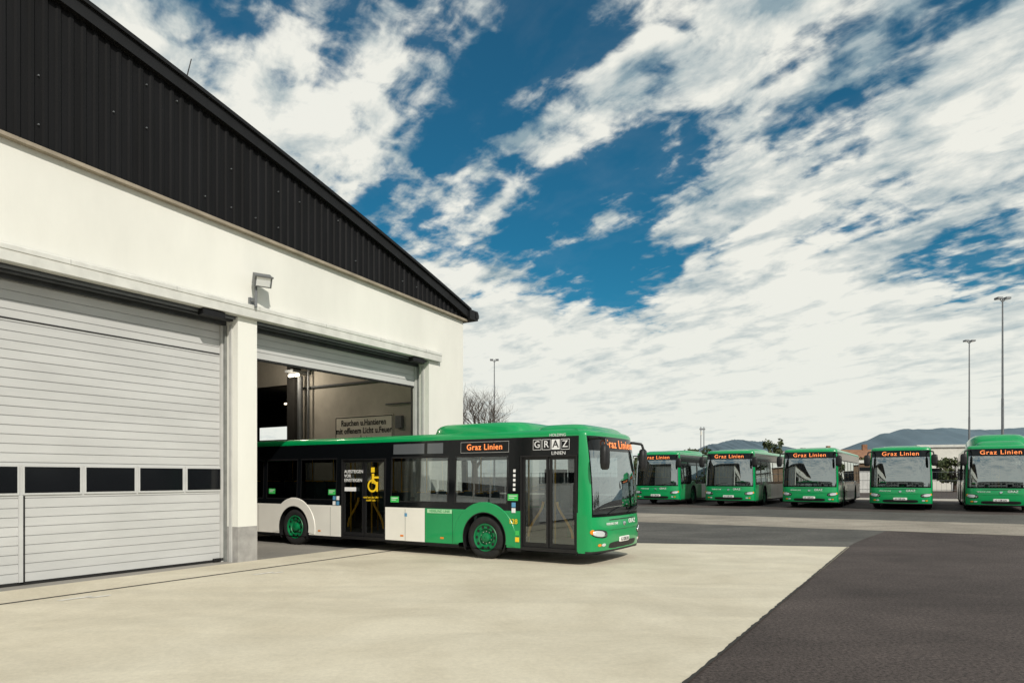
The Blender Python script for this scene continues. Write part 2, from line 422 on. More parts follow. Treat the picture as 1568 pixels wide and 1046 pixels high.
    while x>-11.2:
        zf=.35 if x>-7.4 else .6
        for sg in(-1,1):
            if sg==-1 and (-7.5<x<-5.3): continue
            if sg==1 and (-6.9<x<-5.6): continue
            y0,y1=(.35,1.15) if sg>0 else(-1.15,-.35)
            for (a,b) in((y0,y0+.38),(y0+.42,y1)):
                it.box(x-.42,x,a,b,zf+.42,zf+.52,'seat'); it.box(x-.50,x-.42,a,b,zf+.42,zf+1.08,'seat')
                it.cyl((x-.46,a+.06,zf+1.1),(x-.46,b-.06,zf+1.1),.015,.015,6,'yellow')
            it.box(x-.35,x-.1,min(y0,y1)+.2,max(y0,y1)-.2,zf,zf+.42,'dark')
        it.cyl((x-.46,.34,zf),(x-.46,.34,2.45),.017,.017,6,'yellow')
        x-=.86
    it.build('interior',P,bevel=.015 if main else 0)
    RF=(math.pi/2-.13,0,math.pi/2)
    text('Graz Linien',.25,(xf(0,2.5)+.022,0.0,2.505),RF,'led',P,'destination_text',1.15,.0015,'CENTER',1.12)
    RF=(math.pi/2,0,math.pi/2)
    text('GRAZ',.13,(xf(.2,.86)+.012,.42,.865),RF,'txtw',P,'front_label',1.1,.001)
    text('VERBUND LINIE',.07,(xf(.3,.84)-.002,-.62,.85),(math.pi/2,0,math.pi/2-.1),'txtw',P,'front_label_small',1.0,0)
    text('G 128 LN',.10,(xf(0,.5)+.016,0,.50),RF,'dark',P,'plate_text',1.0,0)
    RS=(math.pi/2,0,0)
    def side(b,size,x,z,m,nm,sx=1,bold=0,al='CENTER',sp=1,off=.008): text(b,size,(x,-(Yz(z)+off),z),RS,m,P,nm,sx,bold,al,sp)
    sb=MB()
    def sq(x0,x1,z0,z1,m,off=.005): sb.poly([(x0,-(Yz(z0)+off),z0),(x1,-(Yz(z0)+off),z0),(x1,-(Yz(z1)+off),z1),(x0,-(Yz(z1)+off),z1)],m)
    side('Graz Linien',.185,-2.76,2.475,'led','side_display_text',1.0,.0015,'CENTER',1.1)
    if main:
        sq(-3.40,-2.12,2.355,2.362,'frame');sq(-3.40,-2.12,2.59,2.597,'frame');sq(-3.40,-3.393,2.362,2.59,'frame');sq(-2.127,-2.12,2.362,2.59,'frame')
        sq(-4.36,-3.90,2.36,2.60,'frame2')
        sq(-5.4,-4.45,2.36,2.60,'frame2')
        side('HOLDING',.085,-.74,2.685,'txtw','holding_text',1,0,'RIGHT')
        side('LINIEN',.10,-.74,2.31,'txtw','linien_text',1.1,0,'RIGHT')
        for i,ch in enumerate('GRAZ'):
            xx=-1.42+i*.22
            if i==2:
                sq(xx-.095,xx+.095,2.39,2.60,'txtw',.004); side(ch,.22,xx,2.495,'dark','logo_letter',1,.001)
            else:
                side(ch,.20,xx,2.495,'txtw','logo_letter',1,.001)
                for (a,b,c,d) in((-.1,.1,2.385,2.393),(-.1,.1,2.597,2.605),(-.1,-.092,2.393,2.597),(.092,.1,2.393,2.597)): sq(xx+a,xx+b,c,d,'txtw',.004)
        sq(-4.33,-3.62,.985,1.075,'pale'); side('VERBUND LINIE',.085,-3.97,1.03,'green','band_text',1,0)
        side('128',.15,-1.98,.86,'txty','fleet_number',1,.001,off=.018)
        for (x,z) in((-9.75,1.45),(-7.45,1.45),(-5.33,1.30),(-2.0,1.40)):
            sq(x-.13,x+.13,z-.09,z+.05,'sticker'); sq(x-.10,x+.10,z+.005,z+.02,'txtw',.008); sq(x-.10,x+.04,z-.04,z-.025,'txtw',.008)
        for (x,z,m) in((-7.35,1.15,'txtw'),(-7.22,1.15,'sticker2'),(-7.35,1.28,'sticker2'),(-7.22,1.28,'txtw'),(-1.97,1.22,'sticker2'),(-1.97,1.1,'txtw'),(-1.88,.62,'sticker'),(-1.88,.48,'txty')):
            sq(x-.05,x+.05,z-.05,z+.05,m,.015)
        for z in(1.55,1.65,1.75,1.85,1.95): sq(-2.0,-1.94,z-.03,z+.03,'txtw')
        side('AUSSTEIGEN\nVOR\nEINSTEIGEN',.115,-7.02,1.84,'txtw','door_text',1,0,'LEFT')
        sq(-7.0,-6.6,1.46,1.56,'txtw')
        side('rund um die Uhr\nmobil sein',.075,-6.1,1.28,'txty','door_text_b',1,0,'CENTER')
        X0=-6.05
        for k in range(20):
            a0=2*math.pi*k/20;a1=2*math.pi*(k+1)/20
            cx,cz=X0,1.60
            sb.poly([(cx+r*math.cos(a),-(HW+.0),cz+r*math.sin(a)) for r,a in((.11,a0),(.16,a0),(.16,a1),(.11,a1))],'txty')
        sq(X0-.03,X0+.05,1.66,1.90,'txty',.01); sq(X0-.06,X0+.06,1.93,2.05,'txty',.01); sq(X0+.05,X0+.20,1.78,1.83,'txty',.01); sq(X0+.05,X0+.18,1.64,1.70,'txty',.01); sq(X0+.13,X0+.18,1.46,1.64,'txty',.01)
    for x in(-10.6,-7.9,-5.1,-3.9): sq(x-.05,x+.05,.40,.44,'amber',.006)
    for x in(-4.4,): sq(x-.004,x+.004,.31,1.08,'dark',.003)
    for x in(-5.0,-7.5,-10.3,-3.6): sq(x-.004,x+.004,.31,1.05,'dark',.003)
    sq(-5.02,-4.94,.88,.96,'sticker2')
    sb.build('side_graphics',P)
    return P
p=W(12.5+1.275,-5.67,0); make_bus(p,ANG_B,True,'main')
for t,pd in((-13.0,'low'),(-9.05,'low'),(-5.15,'low'),(-1.25,'low'),(2.55,'big')):
    make_bus(W(36.3,t,.28),ANG_A+math.pi,False,pd,1.04)
# ---------------- GARAGE (local x=s, y=-t)
G=empty('garage_building',(0,0,0),ANG_A)
def zc(s): return 7.42-.04*abs(s)
def zr(s): s=abs(s); return 10.95-.146*s-.0045*s*s
wl=MB()
piers=[(15.70,17.4),(9.26,9.74),(2.87,3.35),(-3.53,-3.05),(-9.93,-9.45),(-17.4,-15.85)]
for a,b in piers:
    wl.box(a,b,12.5,13.1,.76,5.2,'plaster'); wl.box(a-.004,b+.004,12.496,13.1,-.02,.76,'plasterg' if b-a<1 else 'plaster')
S=[-17.4+34.8*k/40 for k in range(41)]
for a,b in zip(S[:-1],S[1:]):
    wl.poly([(a,12.5,5.2),(b,12.5,5.2),(b,12.5,zc(b)+.05),(a,12.5,zc(a)+.05)],'plaster')
    wl.poly([(a,13.1,5.2),(b,13.1,5.2),(b,13.1,zr(b)-.1),(a,13.1,zr(a)-.1)],'intw')
wl.poly([(-17.4,12.5,5.2),(17.4,12.5,5.2),(17.4,13.1,5.2),(-17.4,13.1,5.2)],'steel')
wl.poly([(17.4,12.5,0),(17.4,20.0,0),(17.4,20.0,6.75),(17.4,12.5,6.75)],'plaster')
wl.poly([(17.4,37,0),(17.4,40,0),(17.4,40,6.75),(17.4,37,6.75)],'plaster')
wl.poly([(17.4,20,6.3),(17.4,37,6.3),(17.4,37,6.75),(17.4,20,6.75)],'plaster')
wl.poly([(-17.4,12.5,0),(-17.4,40,0),(-17.4,40,6.75),(-17.4,12.5,6.75)],'plaster')
wl.poly([(-17.4,40,0),(17.4,40,0),(17.4,40,6.7),(-17.4,40,6.7)],'plaster')
wl.build('walls',G)
iw=MB()
iw.poly([(17.05,13.1,0),(17.05,19.9,0),(17.05,19.9,6.7),(17.05,13.1,6.7)],'intw')
iw.poly([(17.05,19.9,5.2),(17.05,30,5.2),(17.05,30,6.7),(17.05,19.9,6.7)],'intw')
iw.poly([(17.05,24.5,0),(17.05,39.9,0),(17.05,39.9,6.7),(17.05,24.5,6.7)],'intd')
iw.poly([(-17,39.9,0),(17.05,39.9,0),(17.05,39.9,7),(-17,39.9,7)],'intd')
iw.poly([(17.05,19.9,0),(17.4,19.9,0),(17.4,19.9,5.2),(17.05,19.9,5.2)],'intw')
iw.box(16.75,17.05,19.45,19.85,0,6.7,'intd')
iw.cyl((16.7,19.1,0),(16.7,19.1,5.4),.10,.10,12,'galv')
iw.cyl((16.85,18.85,0),(16.85,18.85,6.5),.04,.04,8,'galv')
iw.cyl((16.95,14.2,3.1),(16.95,14.2,5.5),.03,.03,8,'galv')
iw.cyl((16.95,15.3,4.2),(16.95,13.4,4.2),.025,.025,8,'galv')
iw.cyl((16.95,13.2,5.0),(16.95,19.4,5.0),.04,.04,8,'galv')
iw.box(16.9,17.04,14.6,14.85,3.4,3.8,'galv')
iw.box(16.2,17.0,18.9,19.3,5.47,5.55,'galv')
for y in(18.95,19.25): iw.cyl((16.5,y,5.40),(16.5,y+.18,5.40),.06,.06,8,'tube')
iw.poly([(-17.3,12.52,.004),(17.05,12.52,.004),(17.05,39.9,.004),(-17.3,39.9,.004)],'intf')
for y in(16,20,24,28,32,36):
    for a,b in zip(S[:-1],S[1:]):
        if a<0: continue
        iw.poly([(a,y,zr(a)-.15),(b,y,zr(b)-.15),(b,y,zr(b)-.9),(a,y,zr(a)-.9)],'steel')
iw.build('interior_walls',G)
an=MB()
an.poly([(17.42,20,.006),(27,20,.006),(27,37,.006),(17.42,37,.006)],'intf')
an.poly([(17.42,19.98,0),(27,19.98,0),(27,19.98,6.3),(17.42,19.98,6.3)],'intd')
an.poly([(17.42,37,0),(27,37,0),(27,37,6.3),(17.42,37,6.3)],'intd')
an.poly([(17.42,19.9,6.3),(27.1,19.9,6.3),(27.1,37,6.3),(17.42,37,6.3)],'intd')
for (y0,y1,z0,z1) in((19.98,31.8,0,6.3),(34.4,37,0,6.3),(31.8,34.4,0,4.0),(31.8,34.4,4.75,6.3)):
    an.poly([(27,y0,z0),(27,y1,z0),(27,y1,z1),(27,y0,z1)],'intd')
an.cyl((24,26.5,5.6),(24,28.6,5.6),.05,.05,8,'tube')
an.build('annex_hall',G)
for i,(s,y,z,e) in enumerate(((15.9,19.0,5.25,60),(12.5,16.5,6.0,110))):  # first stands for the wall tubes; second is added fill with no fixture
    ld=bpy.data.lights.new('tube_and_fill_light','POINT'); ld.energy=e; ld.color=(1,.88,.7); ld.shadow_soft_size=.15
    lo=bpy.data.objects.new('tube_and_fill_light',ld); scene.collection.objects.link(lo); lo.parent=G; lo.location=(s,y,z)
cl=MB(); prof=[(0,0),(.10,0),(.125,.03),(.175,.03),(.20,0)]
s=-17.4
row0=[];row1=[]
while s<17.39:
    for (ds,dy) in prof[:-1]:
        q_=s+ds; row0.append((q_,12.44-dy,zc(q_))); row1.append((q_,12.44-dy,zr(q_)-.12))
    s+=.20
cl.grid([row0,row1],'clad')
cl.build('corrugated_gable_cladding',G)
dr=MB()
S2=[-17.5+35*k/60 for k in range(61)]
for a,b in zip(S2[:-1],S2[1:]):
    for (y0,y1,d0,d1,m,f) in((12.38,12.50,-.05,.012,'soff',zc),(12.30,12.46,-.26,-.02,'fascia',zr),(12.24,12.5,-.018,.05,'fascia',zr)):
        v=[(a,y0,f(a)+d0),(b,y0,f(b)+d0),(b,y1,f(b)+d0),(a,y1,f(a)+d0),(a,y0,f(a)+d1),(b,y0,f(b)+d1),(b,y1,f(b)+d1),(a,y1,f(a)+d1)]
        for fc in((0,1,5,4),(4,5,6,7),(3,2,1,0)): dr.poly([v[i] for i in fc],m)
    dr.poly([(a,12.4,zr(a)-.03),(b,12.4,zr(b)-.03),(b,40.3,zr(b)-.03),(a,40.3,zr(a)-.03)],'fascia')
    dr.poly([(a,12.24,zr(a)+.055),(b,12.24,zr(b)+.055),(b,40.3,zr(b)+.055),(a,40.3,zr(a)+.055)],'fascia')
    dr.poly([(a,40.05,6.7),(b,40.05,6.7),(b,40.05,zr(b)),(a,40.05,zr(a))],'plaster')
for sg in(-1,1):
    x0,x1=(17.41,17.85) if sg>0 else(-17.85,-17.41)
    dr.box(x0,x1,12.3,40.3,6.74,6.80,'fascia'); dr.box(x0 if sg<0 else 17.72,x1 if sg>0 else -17.72,12.22,40.3,6.80,6.98,'fascia')
    dr.box(x0,x1,12.24,12.3,6.74,7.03,'fascia')
dr.box(17.85,17.93,12.25,40.3,6.83,6.95,'galv')
dr.cyl((8.5,13.5,9.3),(8.85,13.5,10.75),.018,.010,6,'fascia')
for z in (.35,1.15,1.95,2.75):
    s=-16.8
    while s<17:
        zz=zc(s)+z
        if zz<zr(s)-.4 and R.random()<.4: dr.box(s+.03,s+.05,12.405,12.445,zz,zz+.02,'galv')
        s+=.6
dr.build('roof',G)
fl=MB()
e0,e1=-16.2,16.15
pr=[(12.49,5.53),(12.40,5.50),(12.36,5.47),(12.36,5.40),(12.375,5.39),(12.375,5.22),(12.49,5.215)]
fl.grid([[(e0,y,z) for y,z in pr],[(e1,y,z) for y,z in pr]],'flash')
fl.poly([(e1,y,z) for y,z in pr],'flash')
for s in [k*1.9-15 for k in range(17)]: fl.box(s,s+.012,12.355,12.365,5.40,5.475,'frame')
fl.box(-16,15.69,12.88,12.96,5.06,5.19,'steel'); fl.box(-16,15.69,12.66,12.78,5.12,5.195,'steel')
fl.box(-16,15.69,12.58,12.62,5.15,5.197,'galv')
for a in(14.9,8.4): fl.box(a,a+.5,12.42,12.6,5.08,5.20,'fascia')
fl.build('door_canopy_flashing',G)
jf=MB()
for (x,dirn) in((9.26,-1),(15.70,-1),(2.87,-1),(9.74,1),(3.35,1),(-3.05,1)):
    for (y0,y1,d,m,zb) in((12.68,12.76,.03,'frame',.0),(12.86,12.92,.05,'track',.0),(12.92,13.02,.10,'frame',0)):
        x0,x1=(x-d,x-.001) if dirn<0 else(x+.001,x+d)
        jf.box(x0,x1,y0,y1,zb,5.05,m)
jf.build('door_jambs',G)
def door(name,s0,s1,zb,zt,windows=True):
    d=MB(); pitch=.155; z=zb+.05; yy=12.98
    d.box(s0,s1,yy,yy+.06,zb,zb+.05,'rubber')
    zcut=(1.47,2.07) if windows else(99,99)
    rows=[(yy,z)]
    while z<zt-.01:
        z1=min(z+pitch,zt)
        if windows and z<zcut[0]<z1+.02: z1=zcut[0]
        if windows and abs(z-zcut[0])<.01: z1=zcut[1]
        if z<4.44<z1: z1=4.44
        rows+=[(yy,z1-.016),(yy+.018,z1-.010),(yy+.018,z1-.003),(yy,z1)]
        z=z1
    d.grid([[(s0,y,zz) for y,zz in rows],[(s1,y,zz) for y,zz in rows]],'door')
    if zb<4: d.box(s0,s1,yy-.008,yy,4.425,4.45,'rubber')
    if windows:
        a=s1-.06-.87
        while a>s0-.1:
            a0=max(a,s0+.03)
            d.box(a0-.035,a+.905,yy-.025,yy+.001,1.515,2.025,'door')
            d.box(a0,a+.87,yy-.030,yy-.0245,1.55,1.99,'dwin')
            a-=.98
        d.box(s0+2.0,s0+2.06,yy-.04,yy,zb+.05,1.51,'door')
        d.box(s1-.35,s1-.12,yy-.06,yy-.01,.03,.09,'dark')
        d.box(s0+2.08,s0+2.10,yy-.01,yy+.002,zb+.05,1.5,'rubber')
    d.build(name,G)
door('sectional_door',3.38,9.34,0.012,5.08)
door('sectional_door_raised',9.72,15.82,4.44,5.08,False)
door('sectional_door',-3.05,2.87,0.012,5.08); door('sectional_door',-9.45,-3.53,0.012,5.08); door('sectional_door',-15.85,-9.93,.012,5.08)
FL=empty('wall_floodlight',W(9.62,-12.5,5.95),ANG_A); FL.scale=(1.2,1.2,1.2)
f=MB()
f.cyl((-.05,0,-.30),(-.05,-.16,-.30),.03,.03,8,'galv'); f.cyl((-.05,-.16,-.42),(-.05,-.16,.0),.025,.025,8,'galv'); f.box(-.09,0,-.05,0,-.36,-.24,'galv')
f.build('bracket',FL)
f=MB(); f.box(-.15,.15,-.11,.09,-.10,.10,'galv'); f.box(-.12,.12,-.116,-.11,-.08,.08,'lamp'); f.box(-.16,.16,-.14,-.11,.08,.11,'galv')
o=f.build('lamp_head',FL,bevel=.02); o.location=(.02,-.24,.06); o.rotation_euler=(math.radians(28),0,math.radians(-25))
SG=empty('warning_sign',W(17.03,-16.35,3.38),ANG_A)
f=MB(); f.box(-.03,0,-1.32,1.32,-.50,.50,'signb'); f.box(-.036,-.03,-1.30,-1.27,-.48,.48,'dark'); f.box(-.036,-.03,1.27,1.30,-.48,.48,'dark')
f.box(-.036,-.03,-1.27,1.27,.45,.48,'dark'); f.box(-.036,-.03,-1.27,1.27,-.48,-.45,'dark'); f.build('board',SG)
text('Rauchen u.Hantieren\nmit offenem Licht u.Feuer\nverboten',.28,(-.04,0,.0),(math.pi/2,0,-math.pi/2),'dark',SG,'sign_text',.82,.005,'CENTER',1.05)
# ---------------- GROUND
g=MB()
sl=[-3000,-800,-200,-60]+list(range(-40,20,10))+list(range(20,35))+[40,60,120,300,800,2000,6000]
tl=[-4000,-1000,-300,-100,-50]+list(range(-40,41,10))+[60,120,300,1000,4000]
g.grid([[W(s,t,hl(s)) for t in tl] for s in sl],'asph')
g.build('ground')
def sheet(name,s0,s1,t0,t1,off,m,fn=None):
    b=MB(); L=sorted(set([s0,s1]+[i for i in range(20,35) if s0<i<s1]))
    rows=[]
    for s in L:
        te=fn(s) if fn else t1
        rows.append([W(s,t0+(te-t0)*k/8,hl(s)+off) for k in range(9)])
    b.grid(rows,m); return b.build(name)
def tedge(s):
    return -1.85+ (0 if s<20 else .055*(s-20)**1.5)
sheet('road',17.2,25.0,-30,-1.8,.004,'asph2',tedge)
sheet('road_strip',25.0,29.0,-40,14,.006,'strip',lambda s:2.5+1.2*(s-25))
sheet('parking_strip',29.0,34.0,-40,24,.004,'asph2')
b=MB(); b.poly([W(-12,-12.52,.012),W(-12,-1.85,.012),W(6,-1.85,.012),W(19.6,-1.82,.012),W(17.7,-6.87,.012),W(15.7,-12.52,.012)],'concrete'); b.build('concrete_pavement')
b=MB()
b.poly([W(-12,-11.30,.016),W(15,-11.30,.016),W(15,-11.22,.016),W(-12,-11.22,.016)],'joint')
b.build('drain_channel')
b=MB()
E1=[];E2=[]
s=-12
while s<19.55:
    E1.append(W(s,-1.865+R.uniform(-.012,.012),.0165)); E2.append(W(s,-1.83,.0165)); s+=.09
b.grid([E1,E2],'joint')
b.build('pavement_edge_joint')
b=MB()
for (s,t,w,l) in((5.0,-10.9,.12,.5),(5.35,-10.75,.10,.35),(8.2,-10.7,.1,.5),(8.5,-10.55,.08,.3)):
    b.poly([W(s,t,.0175),W(s+l,t,.0175),W(s+l*.9,t+w,.0175),W(s+.05,t+w*.8,.0175)],'mark')
b.build('worn_paint_marking')
# ---------------- yard behind the photographer
D=empty('depot_building',W(-42,6,0),ANG_A); m=MB()
m.box(-7,0,-26,26,0,6.0,'housew'); m.box(-7.3,.3,-26.3,26.3,6.0,6.35,'steel'); m.build('walls',D); m=MB()
k=-25
i=0
while k<24:
    if i%3==0: m.box(-.002,.05,k,k+4.2,0,4.4,'dwin'); 
    else:
        for zz in(.9,3.7): m.box(-.002,.05,k,k+1.8,zz,zz+1.5,'dwin'); m.box(-.002,.05,k+2.3,k+4.1,zz,zz+1.5,'dwin')
    k+=5.2; i+=1
m.build('windows_and_gates',D)
# ---------------- far stuff
def px(x,Y,z=0): return Vector(((x-784)/F*Y,Y,z))
def lamp(x,ytop,Y,single=False):
    P=px(x,Y,.28); h=EYE+(730-ytop)/F*Y-.28
    E=empty('street_lamp',P); m=MB()
    m.cyl((0,0,0),(0,0,h*.5),.10,.08,12,'galv'); m.cyl((0,0,h*.5),(0,0,h),.07,.045,10,'galv'); m.cyl((0,0,0),(0,0,.4),.2,.18,12,'galv')
    m.build('pole',E,smooth=40); m=MB()
    for sx in(-1,1):
        m.cyl((0,0,h-.28),(sx*.22,0,h-.05),.03,.03,8,'galv')
        v=sx*.12
        m.box(min(v,v+sx*.34),max(v,v+sx*.34),-.22,.22,h-.08,h+.06,'galv')
        m.box(min(v,v+sx*.30),max(v,v+sx*.30),-.18,.18,h-.10,h-.08,'lamp')
    m.build('lamp_heads',E,bevel=.02)
lamp(757,551,73); lamp(1484,522,63); lamp(1535,457,48)
E=empty('antenna_mast',px(1076,90,0)); m=MB()
for dx in(-.25,.15): m.cyl((dx,0,0),(dx,0,8.4),.07,.05,8,'galv')
m.box(-.4,.3,-.1,.1,8.0,8.2,'galv'); m.box(-.3,-.1,-.1,.1,7.3,7.8,'housew'); m.build('mast',E)
def branch(m,p,d,L,r,dep):
    n=3; q=p
    for i in range(n):
        d2=(d+Vector((R.uniform(-.18,.18),R.uniform(-.18,.18),R.uniform(-.05,.12)))).normalized()
        e=q+d2*L/n; r2=r*(1-.14); m.cyl(q,e,r,r2,5 if r>.03 else 3,'bark',False); q=e;r=r2;d=d2
        if dep>0 and i>0:
            for _ in range(2):
                a=R.uniform(0,6.28); up=Vector((math.cos(a),math.sin(a),R.uniform(.1,.8)))
                branch(m,q,(d*.75+up*.75).normalized(),L*R.uniform(.6,.8),r*.70,dep-1)
E=empty('bare_tree',px(727,48,.1)); m=MB(); m.cyl((0,0,0),(0,0,2.6),.24,.2,10,'bark')
for k in range(5):
    a=k*1.26; branch(m,Vector((0,0,2.2+.15*k)),Vector((math.cos(a)*.55,math.sin(a)*.55,1)).normalized(),2.1,.13,4)
m.build('trunk_and_branches',E)
def clump(m,c,rx,ry,rz,n,size,mt):
    for _ in range(n):
        while True:
            v=Vector((R.uniform(-1,1),R.uniform(-1,1),R.uniform(-1,1)))
            if v.length<1: break
        v=v*(.55+.45*R.random()); pnt=c+Vector((v.x*rx,v.y*ry,v.z*rz)); a=Vector((R.gauss(0,1),R.gauss(0,1),R.gauss(0,1))).normalized(); b_=a.orthogonal().normalized(); c_=a.cross(b_)
        s_=size*R.uniform(.5,1.3); m.poly([pnt+b_*s_,pnt+c_*s_*.7,pnt-b_*s_,pnt-c_*s_*.6],mt)
m=MB()
for k in range(170):
    Y=R.uniform(120,240); x=R.uniform(960,1750); hh=R.uniform(4.5,8.5)*Y/170; c=px(x,Y,0)
    for j in range(4): clump(m,c+Vector((R.uniform(-3,3),0,hh*R.uniform(.3,.75))),R.uniform(2,4),2,hh*.3,26,.8,'leaf')
m.build('distant_trees')
# unseen trees, added to give the windscreen a dark lower reflection
m=MB()
for k in range(26):
    s=-22+2.9*k+R.uniform(-1,1); t=50+R.uniform(-3,3); hh=R.uniform(4.0,6.5); c=W(s,t,0)
    m.cyl(c,c+Vector((0,0,hh*.6)),.2,.1,6,'bark')
    for j in range(7): clump(m,c+Vector((R.uniform(-1.3,1.3),R.uniform(-1.3,1.3),hh*R.uniform(.3,.85))),1.3,1.3,hh*.2,34,.34,'leaf')
m.build('reflector_trees')
def broad(x,Y,ht,rad):
    E=empty('broadleaf_tree',px(x,Y,0)); m=MB(); m.cyl((0,0,0),(0,0,ht*.6),.22,.1,8,'bark')
    for k in range(6):
        a=k*1.05; m.cyl((0,0,ht*.35),(math.cos(a)*rad*.6,math.sin(a)*rad*.6,ht*.7),.1,.03,6,'bark')
    m.build('trunk',E); m=MB()
    for k in range(26):
        a=R.uniform(0,6.28); rr=rad*R.random()**.5*.8; clump(m,Vector((math.cos(a)*rr,math.sin(a)*rr,ht*R.uniform(.35,.88))),rad*.35,rad*.35,ht*.12,60,.18,'leaf')
    m.build('crown',E)
broad(1062,60,4.8,1.9); broad(1050,66,4.4,1.6); broad(1300,110,5.6,3.0); broad(1600,80,6,3); broad(1195,75,4.8,2.0); broad(1415,100,6.0,2.4); broad(1183,85,6.8,1.3); broad(1330,90,4.9,2.2); broad(1462,70,4.0,1.8)
def house(x,Y,w,d,h,rh,ang=0,roof='roof'):
    E=empty('house',px(x,Y,0),ang); m=MB(); m.box(-w/2,w/2,-d/2,d/2,0,h,'housew'); m.build('walls',E); m=MB()
    e=.4
    m.poly([(-w/2-e,-d/2-e,h-.1),(w/2+e,-d/2-e,h-.1),(w/2+e,0,h+rh),(-w/2-e,0,h+rh)],roof); m.poly([(-w/2-e,d/2+e,h-.1),(w/2+e,d/2+e,h-.1),(w/2+e,0,h+rh),(-w/2-e,0,h+rh)],roof)
    m.poly([(-w/2,-d/2,h),(-w/2,d/2,h),(-w/2,0,h+rh-.05)],'housew'); m.poly([(w/2,-d/2,h),(w/2,d/2,h),(w/2,0,h+rh-.05)],'housew')
    m.box(w*.2,w*.2+.6,-.3,.3,h+rh*.4,h+rh+.7,roof); m.build('roof',E); m=MB()
    n=int(w/2.5)
    for k in range(n):
        xx=-w/2+(k+.5)*w/n
        for z in ([1.0,3.6] if h>4.5 else [1.0]):
            m.box(xx-.5,xx+.5,-d/2-.03,-d/2,z,z+1.3,'dwin'); m.box(xx-.6,xx+.6,-d/2-.05,-d/2-.0,z-.12,z-.02,'flash')
    m.build('windows',E)
house(1308,95,5,8,4.0,1.6,-.2); house(1255,130,7,8,5.2,1.8,.1); house(1452,125,9,9,5.0,2.0,-.3,'roofg'); house(1350,150,12,9,5.4,1.8,.2,'roofg'); house(1215,110,7,7,4.2,1.6,.2,'roofg'); house(1175,140,8,8,5.2,1.8,-.1); house(1560,140,12,9,6.5,2.2,.2,'roofg')
def shed(name,x,Y,w,h,wallm,ang=-.3,door_=True):
    E=empty(name,px(x,Y,.25),ang); m=MB(); m.box(-w/2,w/2,-4,4,0,h,wallm); m.box(-w/2-.2,w/2+.2,-4.2,4.2,h,h+.28,'flash')
    k=-w/2+1
    while k<w/2-1.5: m.box(k,k+1.3,-4.04,-4,1.3,2.5,'dwin'); k+=2.6
    if door_: m.box(-w*.1,-w*.1+2.2,-4.06,-4.0,0,2.9 if h>3.2 else 2.1,'frame')
    m.build('hall',E)
shed('warehouse',1452,78,8,4.8,'housew'); shed('timber_shed',1305,70,9,2.9,'brown',-.1); shed('site_cabin',1180,66,5,2.5,'housew',-.2); shed('workshop',1590,82,16,4.6,'housew',-.5)
E=empty('perimeter_fence',W(52,0,.28),ANG_B); m=MB()
for k in range(-16,22): m.cyl((k*2.5,0,0),(k*2.5,0,1.9),.035,.035,6,'galv')
for z in(.1,.7,1.3,1.85): m.cyl((-40,0,z),(52,0,z),.015,.015,4,'galv')
for k in range(-300,390,2): m.cyl((k*.133,.0,.1),(k*.133,0,1.85),.006,.006,3,'galv',False)
m.box(-40,52,-.08,.08,0,.12,'housew'); m.build('fence_panels',E)
def hill(name,pts,Y,mt='hill',dy=900):
    m=MB(); rows=[]
    X=[p_[0] for p_ in pts]
    xs=[X[0]+(X[-1]-X[0])*k/160 for k in range(161)]
    def ip(x):
        for (a,ya),(b_,yb) in zip(pts[:-1],pts[1:]):
            if a<=x<=b_: u=(x-a)/(b_-a); u=u*u*(3-2*u); return ya+(yb-ya)*u
        return pts[-1][1]
    tops=[px(x,Y,EYE+(730-ip(x)+R.uniform(-.6,.6))/F*Y) for x in xs]
    for f_,o_ in((0,-1),(.45,-.55),(.8,-.2),(1,0),(.7,.4),(0,1)):
        rows.append([Vector((p_.x,p_.y+o_*dy,p_.z*f_+(R.uniform(-8,8) if 0<f_<1 else 0))) for p_ in tops])
    m.grid(rows,mt); return m.build(name,smooth=180)
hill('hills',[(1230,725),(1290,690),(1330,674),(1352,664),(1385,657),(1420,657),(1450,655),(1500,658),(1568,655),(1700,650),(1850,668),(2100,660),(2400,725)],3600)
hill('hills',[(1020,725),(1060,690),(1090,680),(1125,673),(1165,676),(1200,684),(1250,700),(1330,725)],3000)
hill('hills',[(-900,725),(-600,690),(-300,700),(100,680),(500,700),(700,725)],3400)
# ---------------- sky
w=bpy.data.worlds.new('World'); scene.world=w; w.use_nodes=True; nt=w.node_tree; nt.nodes.clear(); L=nt.links.new
EL=35; sd=Vector((.42,-.907,0)).normalized(); SD=Vector((sd.x*math.cos(math.radians(EL)),sd.y*math.cos(math.radians(EL)),math.sin(math.radians(EL))))
sky=nn(nt,'ShaderNodeTexSky',sky_type='NISHITA'); sky.sun_disc=False; sky.sun_elevation=math.radians(EL); sky.sun_rotation=math.atan2(sd.x,sd.y); sky.air_density=1.0; sky.dust_density=.3; sky.ozone_density=3
tc=nn(nt,'ShaderNodeTexCoord'); sep=nn(nt,'ShaderNodeSeparateXYZ'); L(tc.outputs['Generated'],sep.inputs[0])
def mth(op,a,b=None,c=None,clamp=False):
    n=nn(nt,'ShaderNodeMath',operation=op); n.use_clamp=clamp
    for i,v in enumerate((a,b,c)):
        if v is None: continue
        if isinstance(v,(int,float)): n.inputs[i].default_value=v
        else: L(v,n.inputs[i])
    return n.outputs[0]
def mrange(v,a,b,c,d,smooth=True):
    n=nn(nt,'ShaderNodeMapRange'); n.interpolation_type='SMOOTHSTEP' if smooth else 'LINEAR'
    L(v,n.inputs['Value'])
    for k,x in zip(('From Min','From Max','To Min','To Max'),(a,b,c,d)): n.inputs[k].default_value=x
    return n.outputs[0]
zc_=mth('MAXIMUM',sep.outputs['Z'],0.0); zd=mth('ADD',zc_,.14)
cx=mth('DIVIDE',sep.outputs['X'],zd); cy=mth('DIVIDE',sep.outputs['Y'],zd)
